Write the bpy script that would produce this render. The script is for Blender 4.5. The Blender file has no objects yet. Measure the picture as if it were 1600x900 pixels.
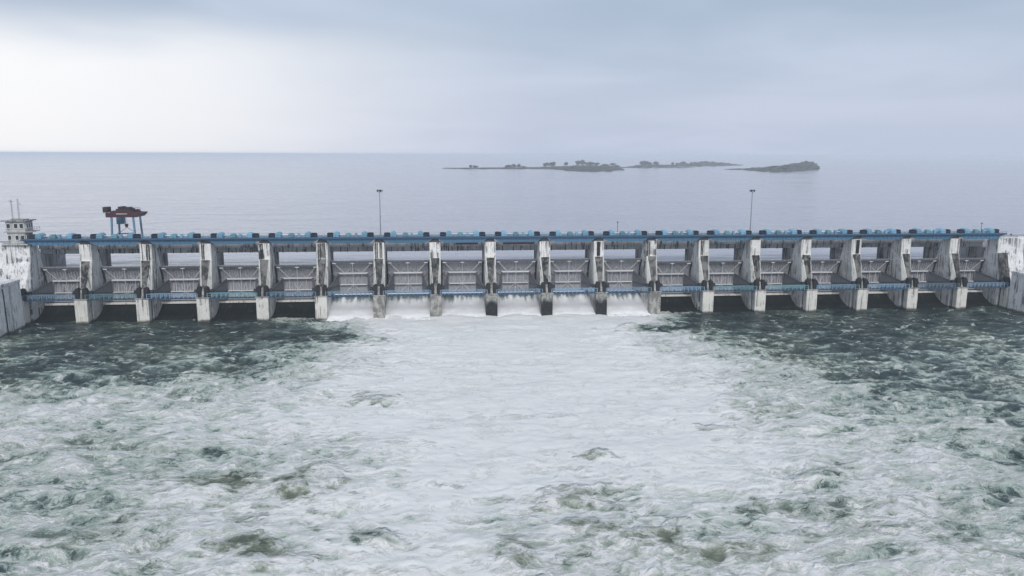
import bpy, bmesh, math, random
import numpy as np
from mathutils import Vector, Matrix
R = math.radians
random.seed(7)
sc = bpy.context.scene
COL = sc.collection

# ------------------------------------------------------------------ camera
FPX, PITCH, YAW, ROLL = 1200.0, .1721, .102, .0045
CAM = np.array([-.2538, -202.117, 43.3493])
fw = np.array([math.sin(YAW)*math.cos(PITCH), math.cos(YAW)*math.cos(PITCH), -math.sin(PITCH)])
rt0 = np.array([math.cos(YAW), -math.sin(YAW), 0.]); up0 = np.cross(rt0, fw)
rt = rt0*math.cos(ROLL)+up0*math.sin(ROLL); up = -rt0*math.sin(ROLL)+up0*math.cos(ROLL)
cd = bpy.data.cameras.new('camera'); cam = bpy.data.objects.new('camera', cd); COL.objects.link(cam)
cd.sensor_width = 36; cd.lens = 36*FPX/1600; cd.clip_start = 1; cd.clip_end = 120000
M4 = Matrix(((rt[0], up[0], -fw[0], CAM[0]), (rt[1], up[1], -fw[1], CAM[1]), (rt[2], up[2], -fw[2], CAM[2]), (0, 0, 0, 1)))
cam.matrix_world = M4
sc.camera = cam

# ------------------------------------------------------------------ light
SUN_EL, SUN_AZ = R(40), R(182)          # azimuth clockwise from +Y (north): behind the camera, a little to its left
SUN_STRENGTH, SUN_ANGLE = 1.45, R(18)
SKY_STRENGTH = .1
w = bpy.data.worlds.new('World'); sc.world = w; w.use_nodes = True
nt = w.node_tree; nt.nodes.clear()
N = nt.nodes.new; L = nt.links.new
def wm(op, a, b=None, c=None, clamp=False):
    n = N('ShaderNodeMath'); n.operation = op; n.use_clamp = clamp
    for i, v in enumerate((a, b, c)):
        if v is None: continue
        if isinstance(v, (int, float)): n.inputs[i].default_value = v
        else: L(v, n.inputs[i])
    return n.outputs[0]
def wss(v, a, b):
    n = N('ShaderNodeMapRange'); n.interpolation_type = 'SMOOTHSTEP'
    n.inputs[1].default_value = a; n.inputs[2].default_value = b
    L(v, n.inputs[0]); return n.outputs[0]
def wmix(f, a, b):
    n = N('ShaderNodeMix'); n.data_type = 'RGBA'
    if isinstance(f, float): n.inputs[0].default_value = f
    else: L(f, n.inputs[0])
    for s, v in ((n.inputs[6], a), (n.inputs[7], b)):
        if isinstance(v, tuple): s.default_value = (*v, 1)
        else: L(v, s)
    return n.outputs[2]
tc = N('ShaderNodeTexCoord'); sx = N('ShaderNodeSeparateXYZ'); L(tc.outputs['Generated'], sx.inputs[0])
X, Y, Z = sx.outputs
sky = N('ShaderNodeTexSky'); sky.sky_type = 'NISHITA'; sky.sun_disc = False
sky.sun_elevation = SUN_EL; sky.sun_rotation = SUN_AZ; sky.air_density = 1.3; sky.dust_density = 3; sky.ozone_density = 2
az = wm('ARCTAN2', X, Y)                                   # 0 = +Y, negative to the left
# cloud layer coordinates: flat layer seen from below
zc = wm('ADD', wm('MAXIMUM', Z, 0.0), .12)
cx_ = wm('DIVIDE', X, zc); cy_ = wm('DIVIDE', Y, zc)
cv = N('ShaderNodeCombineXYZ'); L(cx_, cv.inputs[0]); L(cy_, cv.inputs[1])
n1 = N('ShaderNodeTexNoise'); n1.inputs['Scale'].default_value = .6; n1.inputs['Detail'].default_value = 3; n1.inputs['Roughness'].default_value = .5
n1.inputs['Distortion'].default_value = .4
L(cv.outputs[0], n1.inputs['Vector'])
n2 = N('ShaderNodeTexNoise'); n2.inputs['Scale'].default_value = 2.2; n2.inputs['Detail'].default_value = 4; n2.inputs['Roughness'].default_value = .5
L(tc.outputs['Generated'], n2.inputs['Vector'])
nz = wm('SUBTRACT', n1.outputs[0], .5); nz2 = wm('SUBTRACT', n2.outputs[0], .5)
# a pale clearing low over the left horizon, under the edge of the cloud sheet
edge = wm('ADD', Z, wm('ADD', wm('MULTIPLY', nz, .09), wm('MULTIPLY', nz2, .06)))
low = wm('SUBTRACT', 1.0, wss(edge, .10, .17))
# fades out away from the azimuth of the clearing
daz = wm('ADD', az, wm('ADD', wm('MULTIPLY', nz2, .25), .62))
side = wm('SUBTRACT', 1.0, wss(wm('ABSOLUTE', daz), .12, .78))
glow = wm('MULTIPLY', low, side)
K = .74/SKY_STRENGTH
cloud = wmix(wss(n1.outputs[0], .35, .68), (.40*K, .485*K, .61*K), (.55*K, .62*K, .76*K))
# the haze band low over the water is paler than the sheet above
band = wm('SUBTRACT', 1.0, wss(edge, .0, .19))
cloud = wmix(wm('MULTIPLY', band, .72), cloud, (.585*K, .64*K, .80*K))
cloud = wmix(glow, cloud, (.97*K, .97*K, .99*K))
skyc = wmix(.92, sky.outputs[0], cloud)
bg = N('ShaderNodeBackground'); bg.inputs[1].default_value = SKY_STRENGTH; L(skyc, bg.inputs[0])
wo = N('ShaderNodeOutputWorld'); L(bg.outputs[0], wo.inputs[0])

sd = bpy.data.lights.new('sun', 'SUN'); sd.energy = SUN_STRENGTH; sd.angle = SUN_ANGLE; sd.color = (1, .96, .9)
sun = bpy.data.objects.new('sun', sd); COL.objects.link(sun)
sdir = Vector((math.sin(SUN_AZ)*math.cos(SUN_EL), math.cos(SUN_AZ)*math.cos(SUN_EL), math.sin(SUN_EL)))
sun.rotation_euler = sdir.to_track_quat('Z', 'Y').to_euler(); sun.location = (0, -50, 120)

sc.view_settings.view_transform = 'Standard'; sc.view_settings.look = 'None'
sc.view_settings.exposure = 0.48; sc.view_settings.gamma = 1
sc.render.engine = 'CYCLES'
sc.cycles.use_denoising = True
sc.cycles.max_bounces = 6; sc.cycles.volume_bounces = 3
sc.cycles.sample_clamp_indirect = 4

# ------------------------------------------------------------------ pixel to place helpers (survey of the photograph)
def ray(u, v): return fw+rt*(u-800)/FPX-up*(v-450)/FPX
def atz(u, v, z):
    d = ray(u, v); t = (z-CAM[2])/d[2]; return CAM+t*d
def aty(u, v, y):
    d = ray(u, v); t = (y-CAM[1])/d[1]; return CAM+t*d
def proj(P):
    d = P-CAM; z = d@fw
    z = np.maximum(z, 1.0)
    return 800+FPX*(d@rt)/z, 450-FPX*(d@up)/z

# ------------------------------------------------------------------ materials
MATS = {}
class NT:
    def __init__(s, name):
        s.m = bpy.data.materials.new(name); s.m.use_nodes = True
        s.t = s.m.node_tree; s.b = s.t.nodes['Principled BSDF']; MATS[name] = s.m
        s.geo = s.t.nodes.new('ShaderNodeNewGeometry'); s.P = s.geo.outputs['Position']
    def new(s, k): return s.t.nodes.new(k)
    def link(s, a, b): s.t.links.new(a, b)
    def _in(s, sock, v):
        if isinstance(v, (int, float)): sock.default_value = v
        elif isinstance(v, tuple): sock.default_value = (*v, 1) if len(v) == 3 and sock.type == 'RGBA' else v
        else: s.link(v, sock)
    def m_(s, op, a, b=None, clamp=False):
        n = s.new('ShaderNodeMath'); n.operation = op; n.use_clamp = clamp
        s._in(n.inputs[0], a)
        if b is not None: s._in(n.inputs[1], b)
        return n.outputs[0]
    def scale(s, v, sc_, off=(0, 0, 0)):
        n = s.new('ShaderNodeMapping'); s.link(v, n.inputs[0]); n.inputs['Scale'].default_value = sc_; n.inputs['Location'].default_value = off
        return n.outputs[0]
    def noise(s, vec, scale, detail=6, rough=.55, dist=0., kind='FBM'):
        n = s.new('ShaderNodeTexNoise'); n.noise_type = kind
        s.link(vec, n.inputs['Vector']); n.inputs['Scale'].default_value = scale; n.inputs['Detail'].default_value = detail
        n.inputs['Roughness'].default_value = rough; n.inputs['Distortion'].default_value = dist
        return n.outputs[0], n.outputs[1]
    def ss(s, v, a, b, lo=0., hi=1.):
        n = s.new('ShaderNodeMapRange'); n.interpolation_type = 'SMOOTHSTEP'
        s._in(n.inputs[0], v); n.inputs[1].default_value = a; n.inputs[2].default_value = b
        n.inputs[3].default_value = lo; n.inputs[4].default_value = hi
        return n.outputs[0]
    def mix(s, f, a, b):
        n = s.new('ShaderNodeMix'); n.data_type = 'RGBA'
        s._in(n.inputs[0], f); s._in(n.inputs[6], a); s._in(n.inputs[7], b); return n.outputs[2]
    def ramp(s, f, stops):
        n = s.new('ShaderNodeValToRGB'); s.link(f, n.inputs[0]); e = n.color_ramp.elements
        while len(e) < len(stops): e.new(.5)
        for q, (p, c) in zip(e, stops): q.position = p; q.color = (*c, 1)
        return n.outputs[0]
    def vadd(s, a, b, sc_=1.):
        n = s.new('ShaderNodeVectorMath'); n.operation = 'MULTIPLY_ADD'
        s.link(b, n.inputs[0]); n.inputs[1].default_value = (sc_,)*3; s.link(a, n.inputs[2]); return n.outputs[0]
    def sep(s, v):
        n = s.new('ShaderNodeSeparateXYZ'); s.link(v, n.inputs[0]); return n.outputs
    def attr(s, name):
        n = s.new('ShaderNodeAttribute'); n.attribute_name = name; return n.outputs['Fac']
    def rnd(s): return s.new('ShaderNodeObjectInfo').outputs['Random']
    def bump(s, h, strength=.3, dist=.1):
        n = s.new('ShaderNodeBump'); s.link(h, n.inputs['Height']); n.inputs['Strength'].default_value = strength; n.inputs['Distance'].default_value = dist
        s.link(n.outputs[0], s.b.inputs['Normal'])
    def set(s, col=None, rough=None, metal=None, spec=None):
        for k, v in (('Base Color', col), ('Roughness', rough), ('Metallic', metal), ('Specular IOR Level', spec)):
            if v is not None: s._in(s.b.inputs[k], v)
        return s.m

def concrete(name, base, streak_col, streak_lo, streak_hi, patch=.5, waterline=True, top_z=None):
    s = NT(name)
    st, _ = s.noise(s.scale(s.P, (1.6, 1.6, .07)), 1.0, 6, .6, .25)          # run-off streaks
    st2, _ = s.noise(s.scale(s.P, (4.5, 4.5, .16), (5, 3, 1)), 1.0, 4, .6)
    pt, _ = s.noise(s.P, .33, 7, .62, .3)                                    # grime patches
    fine, _ = s.noise(s.P, 2.6, 5, .6)
    a = s.ss(st, streak_lo, streak_hi); b = s.ss(st2, streak_lo+.03, streak_hi+.04)
    k = s.m_('MAXIMUM', a, s.m_('MULTIPLY', b, .75))
    k = s.m_('MULTIPLY', k, s.ss(pt, .40, .52))
    if top_z is not None:
        z = s.sep(s.P)[2]
        k2 = s.m_('MULTIPLY', s.ss(z, top_z-3.2, top_z), s.ss(st2, .52, .6))
        k = s.m_('MAXIMUM', k, k2)
    k = s.m_('MULTIPLY', k, s.m_('ADD', s.m_('MULTIPLY', s.rnd(), .6), .65), clamp=True)
    c = s.mix(s.ss(fine, .3, .7), tuple(x*.86 for x in base), base)
    c = s.mix(s.m_('MULTIPLY', s.ss(pt, .42, .72), patch), c, tuple(x*.5 for x in base))
    c = s.mix(k, c, streak_col)
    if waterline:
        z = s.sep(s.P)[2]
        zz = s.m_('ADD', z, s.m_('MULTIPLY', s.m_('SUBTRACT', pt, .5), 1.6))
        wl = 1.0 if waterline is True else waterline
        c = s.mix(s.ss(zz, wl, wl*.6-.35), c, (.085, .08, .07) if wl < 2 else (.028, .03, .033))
    s.bump(fine, .25, .06)
    return s.set(c, .85, 0, .3)
concrete('white_concrete', (.80, .79, .77), (.05, .05, .055), .515, .595, .35, True, 19.9)
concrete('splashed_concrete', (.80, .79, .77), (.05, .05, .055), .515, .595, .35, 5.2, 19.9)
concrete('block_concrete', (.74, .73, .68), (.08, .08, .08), .53, .64, .4, True)
concrete('mottled_concrete', (.19, .187, .183), (.018, .018, .02), .42, .52, .9, False)
concrete('grey_concrete', (.42, .42, .43), (.05, .05, .06), .48, .62, .7, False)
concrete('wall_concrete', (.82, .82, .82), (.10, .10, .11), .50, .62, .45, True)
concrete('cabin_plaster', (.5, .5, .49), (.1, .1, .1), .5, .66, .7, False)
# wet blocks beside the running bays: soaked dark from below
s = NT('soaked_concrete'); z = s.sep(s.P)[2]
pt, _ = s.noise(s.scale(s.P, (1, 1, .5)), .9, 6, .6); fine, _ = s.noise(s.P, 2.5, 5, .6)
zz = s.m_('ADD', z, s.m_('MULTIPLY', s.m_('SUBTRACT', pt, .5), 5.0))
c = s.mix(s.ss(zz, 3.6, 5.6), (.010, .012, .014), (.32, .32, .30))
c = s.mix(s.ss(fine, .5, .64), c, (.05, .05, .05)); s.bump(fine, .3, .08)
s.set(c, s.ss(zz, 3.6, 5.6, .5, .85), 0, .25)
# half wet
s = NT('damp_concrete'); z = s.sep(s.P)[2]
pt, _ = s.noise(s.scale(s.P, (1, 1, .6)), .8, 6, .62); fine, _ = s.noise(s.P, 2.5, 5, .6)
c = s.mix(s.ss(pt, .4, .62), (.17, .17, .165), (.42, .41, .38)); c = s.mix(s.ss(fine, .55, .66), c, (.07, .07, .065)); s.bump(fine, .3, .08)
s.set(c, .7, 0, .35)
# ogee chute, always wet, dark with algae
s = NT('wet_chute'); pt, _ = s.noise(s.scale(s.P, (1.2, .15, .15)), 1., 6, .6); p2, _ = s.noise(s.P, .5, 6, .6)
c = s.mix(s.ss(pt, .45, .75), (.005, .008, .009), (.02, .023, .023)); c = s.mix(s.ss(p2, .6, .75), c, (.07, .07, .065)); s.bump(pt, .3, .1)
s.set(c, .6, 0, .15)

def paint(name, col, rough=.5, wear=(.2, .16, .13), amount=.35, var=.15, metal=0.):
    s = NT(name); n_, _ = s.noise(s.P, 1.1, 6, .65); n3, _ = s.noise(s.scale(s.P, (3, 3, .4)), 1., 5, .6)
    r = s.rnd()
    c = s.mix(r, tuple(x*(1-var) for x in col), tuple(min(1, x*(1+var)) for x in col))
    c = s.mix(s.m_('MULTIPLY', s.ss(n3, .48, .7), amount), c, wear)
    c = s.mix(s.m_('MULTIPLY', s.ss(n_, .5, .8), amount*.8), c, tuple(x*.45 for x in col))
    return s.set(c, rough, metal, .4)
paint('girder_blue', (.06, .165, .28), .5, (.09, .11, .13), .45)
paint('girder_navy', (.022, .07, .15), .5, (.05, .06, .08), .3)
paint('deck_plate', (.2, .27, .33), .6, (.12, .13, .15), .5)
paint('thin_rail', (.22, .38, .48), .5, (.2, .22, .25), .3)
paint('grating', (.035, .06, .09), .7, (.06, .06, .06), .4)
paint('rail_blue', (.20, .33, .46), .5, (.18, .18, .2), .3, .35)
paint('rail_teal', (.17, .36, .42), .5, (.2, .2, .2), .3, .3)
paint('hoist_blue', (.17, .36, .50), .45, (.3, .36, .4), .3, .2)
paint('hoist_teal', (.12, .29, .34), .5, (.2, .22, .22), .35, .2)
paint('navy_black', (.008, .012, .024), .8, (.02, .02, .03), .2)
paint('trunnion_black', (.012, .014, .02), .6, (.05, .045, .04), .25)
paint('gate_grey', (.33, .335, .37), .55, (.09, .08, .078), .7, .12)
paint('web_grey', (.17, .175, .20), .6, (.08, .07, .065), .45, .15)
paint('gate_dark', (.10, .105, .125), .6, (.06, .05, .045), .4, .15)
paint('pale_steel', (.70, .71, .73), .5, (.3, .27, .25), .3, .1)
paint('crane_red', (.055, .016, .026), .5, (.05, .03, .03), .35, .1)
paint('crane_dark', (.035, .022, .03), .6, (.03, .025, .025), .3, .1)
paint('crane_blue', (.10, .24, .36), .5, (.1, .12, .14), .3, .15)
paint('rust_red', (.17, .05, .04), .7, (.06, .04, .03), .4, .1)
paint('galvanised', (.22, .24, .28), .5, (.15, .15, .16), .3, .05)
paint('asphalt', (.06, .06, .063), .9, (.1, .1, .1), .3, .05)
s = NT('dark_glass'); s.set((.02, .025, .03), .15, 0, .5)
s = NT('lamp_glass'); s.set((.5, .52, .55), .2, 0, .5)
s = NT('foliage'); n_, _ = s.noise(s.P, .35, 4, .6); s.set(s.mix(s.ss(n_, .35, .65), (.018, .026, .016), (.04, .055, .032)), .8, 0, .2)
s = NT('bark'); s.set((.05, .04, .03), .9, 0, .2)
s = NT('island_scrub'); n_, _ = s.noise(s.P, .06, 6, .6); n3, _ = s.noise(s.P, .4, 4, .6)
s.set(s.mix(s.ss(n_, .35, .7), s.mix(n3, (.02, .027, .018), (.045, .054, .034)), (.075, .072, .056)), .95, 0, .1)

# ---- water materials
s = NT('tailwater')
foam = s.attr('foam'); boil = s.attr('boil')
_, wc = s.noise(s.scale(s.P, (.09, .09, .09)), 1., 4, .6)
px_, py_, _z = s.sep(s.P)                       # coordinates that fan out with the current
dx_ = s.m_('SUBTRACT', px_, 14.0); dy_ = s.m_('SUBTRACT', 110.0, py_)
th_ = s.m_('ARCTAN2', dx_, dy_); rr_ = s.m_('SQRT', s.m_('ADD', s.m_('MULTIPLY', dx_, dx_), s.m_('MULTIPLY', dy_, dy_)))
cq = s.new('ShaderNodeCombineXYZ'); s.link(s.m_('MULTIPLY', th_, 180.0), cq.inputs[0]); s.link(s.m_('MULTIPLY', rr_, .85), cq.inputs[1])
Pw = s.vadd(cq.outputs[0], wc, 7.0)
_, wc2 = s.noise(s.P, .45, 3, .6)
Pw = s.vadd(Pw, wc2, .7)
nA, _ = s.noise(s.scale(Pw, (.12, .13, .1)), 1., 12, .60, .2)
nB, _ = s.noise(s.scale(Pw, (.42, .52, .5)), 1., 9, .62, .15)
pk, _ = s.noise(s.scale(Pw, (.25, .34, .5), (3, 17, 0)), 1., 9, .64, .2)   # gaps torn in the foam
pk2, _ = s.noise(s.scale(Pw, (.75, 1.05, .5), (13, 7, 0)), 1., 8, .62, .2)
rg, _ = s.noise(s.scale(Pw, (.26, .36, .3), (7, 3, 0)), 1., 7, .62, .4)
lace = s.ss(s.m_('ABSOLUTE', s.m_('SUBTRACT', rg, .5)), .045, .0)          # thin foam filaments
rg2, _ = s.noise(s.scale(Pw, (.8, 1.1, .9), (2, 9, 0)), 1., 6, .62, .4)
lace2 = s.ss(s.m_('ABSOLUTE', s.m_('SUBTRACT', rg2, .5)), .05, .0)
cp, _ = s.noise(s.scale(Pw, (.13, .50, .3), (31, 4, 0)), 1., 7, .62, .5)   # short breaking crests on the open water
thr = s.m_('MULTIPLY', boil, s.m_('MULTIPLY', s.ss(nB, .44, .60), .36))
caps = s.m_('MULTIPLY', s.ss(cp, .58, .64), s.ss(nB, .42, .56))
gap = s.m_('MAXIMUM', s.ss(pk, .44, .38), s.m_('MULTIPLY', s.ss(pk2, .42, .36), .7))
gap = s.m_('MULTIPLY', s.m_('MULTIPLY', gap, s.ss(foam, .97, .80, .22, 1.0)), s.ss(foam, .22, .42, .25, 1.0))
amp = s.m_('MULTIPLY', s.ss(foam, .98, .70, .32, 1.0), s.ss(foam, .12, .45, .42, 1.0))
c = s.m_('ADD', foam, s.m_('MULTIPLY', s.m_('SUBTRACT', nA, .5), s.m_('MULTIPLY', amp, 1.5)))
c = s.m_('ADD', c, s.m_('MULTIPLY', s.m_('SUBTRACT', nB, .5), s.m_('MULTIPLY', amp, .85)))
mid = s.ss(foam, .20, .48)
c = s.m_('ADD', c, s.m_('MULTIPLY', s.m_('MULTIPLY', lace, mid), .24))
c = s.m_('ADD', c, s.m_('MULTIPLY', s.m_('MULTIPLY', lace2, mid), .16))
c = s.m_('ADD', c, s.m_('MULTIPLY', gap, -.24))
c = s.m_('ADD', c, s.m_('MULTIPLY', caps, .5))
c = s.m_('ADD', c, thr, clamp=True)
col = s.ramp(c, [(.06, (.008, .020, .020)), (.18, (.024, .044, .044)), (.29, (.068, .097, .096)), (.40, (.14, .19, .175)), (.52, (.28, .345, .305)), (.66, (.45, .51, .46)), (.80, (.57, .61, .57)), (.93, (.60, .602, .58)), (1., (.70, .705, .69))])
green = s.ramp(c, [(.06, (.06, .08, .055)), (.30, (.16, .185, .14)), (.44, (.225, .255, .20)), (.56, (.34, .375, .315)), (.72, (.49, .525, .47)), (.86, (.57, .59, .56)), (1., (.66, .665, .65))])
col = s.mix(boil, col, green)
fa = s.ss(c, .35, .75)
s.b.inputs['IOR'].default_value = 1.33
s.set(col, s.m_('ADD', s.m_('MULTIPLY', fa, .6), .16), 0, s.m_('ADD', s.m_('MULTIPLY', fa, -.35), .5))
nC, _ = s.noise(s.scale(Pw, (1.6, 2.2, 1)), 1., 6, .62, .4)
damp = s.ss(foam, .6, 1.0, 1.0, .3)
h = s.m_('ADD', s.m_('MULTIPLY', nB, 1.1), s.m_('ADD', s.m_('MULTIPLY', nC, .40), s.m_('MULTIPLY', c, .5)))
s.bump(s.m_('MULTIPLY', h, damp), .9, .65)

s = NT('spillway_water')
g = s.new('ShaderNodeTexCoord').outputs['Object']
whit = s.attr('foam')
f1, _ = s.noise(s.scale(s.P, (1.1, .16, .16)), 1., 7, .62, .4); f2, _ = s.noise(s.P, .8, 6, .6)
c = s.m_('ADD', whit, s.m_('ADD', s.m_('MULTIPLY', s.m_('SUBTRACT', f1, .5), 1.2), s.m_('MULTIPLY', s.m_('SUBTRACT', f2, .5), .4)), clamp=True)
col = s.ramp(c, [(.1, (.02, .035, .04)), (.35, (.12, .16, .17)), (.55, (.66, .69, .71)), (.8, (.88, .885, .89))])
s.set(col, s.ss(c, .2, .7, .12, .8), 0, .4); s.bump(s.m_('ADD', f1, f2), .5, .3)

s = NT('reservoir_water')
big, _ = s.noise(s.scale(s.P, (.004, .012, .01)), 1., 5, .6, .3)
wv, wvc = s.noise(s.scale(s.P, (.07, .20, .1)), 1., 4, .55, .6)
w2, _ = s.noise(s.scale(s.P, (.5, 1.1, .5)), 1., 5, .6, .4)
w3, _ = s.noise(s.scale(s.P, (.028, .075, .03)), 1., 4, .6, .4)
w4, _ = s.noise(s.scale(s.P, (.008, .024, .01)), 1., 4, .6, .4)
col = s.mix(s.ss(big, .35, .65), (.33, .325, .37), (.375, .37, .41))
s.b.inputs['IOR'].default_value = 1.33
s.set(col, s.ss(big, .3, .7, .09, .15), 0, .5)
s.bump(s.m_('ADD', s.m_('ADD', s.m_('MULTIPLY', wv, 1.0), s.m_('ADD', s.m_('MULTIPLY', w3, 3.4), s.m_('MULTIPLY', w4, 6.0))), s.m_('MULTIPLY', w2, .1)), 1.0, .27)

# ------------------------------------------------------------------ mesh helpers
class MB:
    def __init__(s): s.v = []; s.f = []; s.mi = []
    def add(s, vs, fs, mi=0):
        o = len(s.v); s.v += [tuple(map(float, p)) for p in vs]
        for f in fs: s.f.append(tuple(o+i for i in f)); s.mi.append(mi)
        return s
    def box(s, x0, x1, y0, y1, z0, z1, mi=0):
        return s.add([(x0, y0, z0), (x1, y0, z0), (x1, y1, z0), (x0, y1, z0), (x0, y0, z1), (x1, y0, z1), (x1, y1, z1), (x0, y1, z1)],
                     [(0, 3, 2, 1), (4, 5, 6, 7), (0, 1, 5, 4), (1, 2, 6, 5), (2, 3, 7, 6), (3, 0, 4, 7)], mi)
    def prism_x(s, prof, x0, x1, mi=0):      # profile in (y,z)
        n = len(prof); vs = [(x0, y, z) for y, z in prof]+[(x1, y, z) for y, z in prof]
        fs = [tuple(range(n)), tuple(range(2*n-1, n-1, -1))]+[(i, n+i, n+(i+1) % n, (i+1) % n) for i in range(n)]
        return s.add(vs, fs, mi)
    def prism_y(s, prof, y0, y1, mi=0):      # profile in (x,z)
        n = len(prof); vs = [(x, y0, z) for x, z in prof]+[(x, y1, z) for x, z in prof]
        fs = [tuple(range(n)), tuple(range(2*n-1, n-1, -1))]+[(i, n+i, n+(i+1) % n, (i+1) % n) for i in range(n)]
        return s.add(vs, fs, mi)
    def prism_z(s, prof, z0, z1, mi=0):      # profile in (x,y)
        n = len(prof); vs = [(x, y, z0) for x, y in prof]+[(x, y, z1) for x, y in prof]
        fs = [tuple(range(n)), tuple(range(2*n-1, n-1, -1))]+[(i, n+i, n+(i+1) % n, (i+1) % n) for i in range(n)]
        return s.add(vs, fs, mi)
    def tube(s, a, b, r, n=6, r2=None, mi=0):
        a = Vector(a); b = Vector(b); d = (b-a).normalized(); r2 = r if r2 is None else r2
        u = d.cross(Vector((0, 0, 1))) if abs(d.z) < .95 else d.cross(Vector((1, 0, 0)))
        u.normalize(); v = d.cross(u)
        vs = []
        for p, q in ((a, r), (b, r2)):
            for k in range(n):
                t = 2*math.pi*(k+.5)/n; vs.append(p+u*math.cos(t)*q+v*math.sin(t)*q)
        fs = [tuple(range(n-1, -1, -1)), tuple(range(n, 2*n))]+[(i, (i+1) % n, n+(i+1) % n, n+i) for i in range(n)]
        return s.add(vs, fs, mi)
    def bar(s, a, b, w, mi=0): return s.tube(a, b, w*.707, 4, mi=mi)
    def mesh(s, name, mats, bevel=0., smooth=False):
        me = bpy.data.meshes.new(name); me.from_pydata(s.v, [], s.f)
        for m in (mats if isinstance(mats, (list, tuple)) else [mats]): me.materials.append(MATS[m])
        me.polygons.foreach_set('material_index', s.mi)
        bm = bmesh.new(); bm.from_mesh(me)
        bmesh.ops.recalc_face_normals(bm, faces=bm.faces)
        if bevel:
            es = [e for e in bm.edges if len(e.link_faces) == 2 and e.calc_face_angle(0) > .5]
            bmesh.ops.bevel(bm, geom=es, offset=bevel, segments=1, affect='EDGES', clamp_overlap=True)
        bm.to_mesh(me); bm.free()
        if smooth: me.polygons.foreach_set('use_smooth', [True]*len(me.polygons))
        me.update(); return me
def ob(name, me, parent=None, loc=(0, 0, 0), rot=None, kind=None):
    o = bpy.data.objects.new(name, me); COL.objects.link(o); o.location = loc
    if rot: o.rotation_euler = rot
    if parent: o.parent = parent
    if kind: o['kind'] = kind
    return o
def thing(name, label, cat, loc=(0, 0, 0), group=None, rotz=0):
    o = bpy.data.objects.new(name, None); COL.objects.link(o); o.location = loc; o.rotation_euler = (0, 0, rotz)
    o.empty_display_size = .5
    return tag(o, label, cat, group)
def tag(o, label, cat, group=None):
    o['label'] = label; o['category'] = cat
    if group: o['group'] = group
    return o
ORD = ['first', 'second', 'third', 'fourth', 'fifth', 'sixth', 'seventh', 'eighth', 'ninth', 'tenth', 'eleventh', 'twelfth', 'thirteenth',
       'fourteenth', 'fifteenth', 'sixteenth', 'seventeenth', 'eighteenth', 'nineteenth', 'twentieth']

# ------------------------------------------------------------------ numpy noise
def _hash(ix, iy, seed):
    h = (ix*374761393+iy*668265263+seed*974634777) & 0xffffffff
    h = ((h ^ (h >> 13))*1274126177) & 0xffffffff
    return ((h ^ (h >> 16)) & 0xffff)/65535.0
def vnoise(x, y, seed=0):
    xi = np.floor(x).astype(np.int64); yi = np.floor(y).astype(np.int64)
    fx = x-xi; fy = y-yi
    ux = fx*fx*fx*(fx*(fx*6-15)+10); uy = fy*fy*fy*(fy*(fy*6-15)+10)
    def g(a, b, dx, dy):
        t = _hash(a, b, seed)*2*np.pi
        return np.cos(t)*dx+np.sin(t)*dy
    n00 = g(xi, yi, fx, fy); n10 = g(xi+1, yi, fx-1, fy); n01 = g(xi, yi+1, fx, fy-1); n11 = g(xi+1, yi+1, fx-1, fy-1)
    return (n00*(1-ux)+n10*ux)*(1-uy)+(n01*(1-ux)+n11*ux)*uy
def fbm(x, y, octv=4, seed=0, gain=.5):
    a = 1.; t = 0.; f = 1.
    for k in range(octv):
        t = t+a*vnoise(x*f+17.3*k, y*f-9.1*k, seed+k); a *= gain; f *= 2.03
    return t
def grid_mesh(name, xs, ys, zf, mat, attrs=None):
    nx, ny = len(xs), len(ys)
    gx, gy = np.meshgrid(xs, ys); gx = gx.ravel(); gy = gy.ravel()
    r = zf(gx, gy); gz = r[0]; at = r[1] if len(r) > 1 else {}
    if len(r) > 2: gx, gy = r[2], r[3]
    co = np.stack([gx, gy, gz], 1).astype(np.float32)
    i = np.arange(nx-1)[None, :]; j = np.arange(ny-1)[:, None]
    a = (j*nx+i).ravel(); q = np.stack([a, a+1, a+nx+1, a+nx], 1).astype(np.int32)
    me = bpy.data.meshes.new(name); me.vertices.add(len(co)); me.vertices.foreach_set('co', co.ravel())
    me.loops.add(q.size); me.loops.foreach_set('vertex_index', q.ravel())
    me.polygons.add(len(q)); me.polygons.foreach_set('loop_start', np.arange(0, q.size, 4, dtype=np.int32))
    me.polygons.foreach_set('loop_total', np.full(len(q), 4, np.int32)); me.polygons.foreach_set('use_smooth', np.ones(len(q), bool))
    me.update(calc_edges=True)
    for k, v in at.items():
        A = me.attributes.new(k, 'FLOAT', 'POINT'); A.data.foreach_set('value', v.astype(np.float32))
    me.materials.append(MATS[mat]); return me
def stepped(fine0, fine1, step, lo, hi, grow=1.25):
    a = list(np.arange(fine0, fine1+1e-6, step))
    d = step; x = fine1
    while x < hi: d *= grow; x += d; a.append(min(x, hi))
    d = step; x = fine0; b = []
    while x > lo: d *= grow; x -= d; b.append(max(x, lo))
    return np.array(b[::-1]+a)

# ------------------------------------------------------------------ the lie of the place
S = 15.0
PX = [(i-6)*S for i in range(17)]             # the 17 piers
XL, XR = -105.0, 165.0                        # abutment piers
RES_Z = 13.1
OPEN = range(5, 11)                           # bays 5..10 (bay k lies between pier k-1 and pier k) run
BAYX = [XL+7.5+S*k for k in range(18)]
def ogee(y):
    y = np.asarray(y, float)
    return np.interp(y, [-4, 0, 3, 6, 8.4, 9.8, 10.9], [-.75, -.45, 0, .75, 1.8, 2.8, 3.6])

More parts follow.
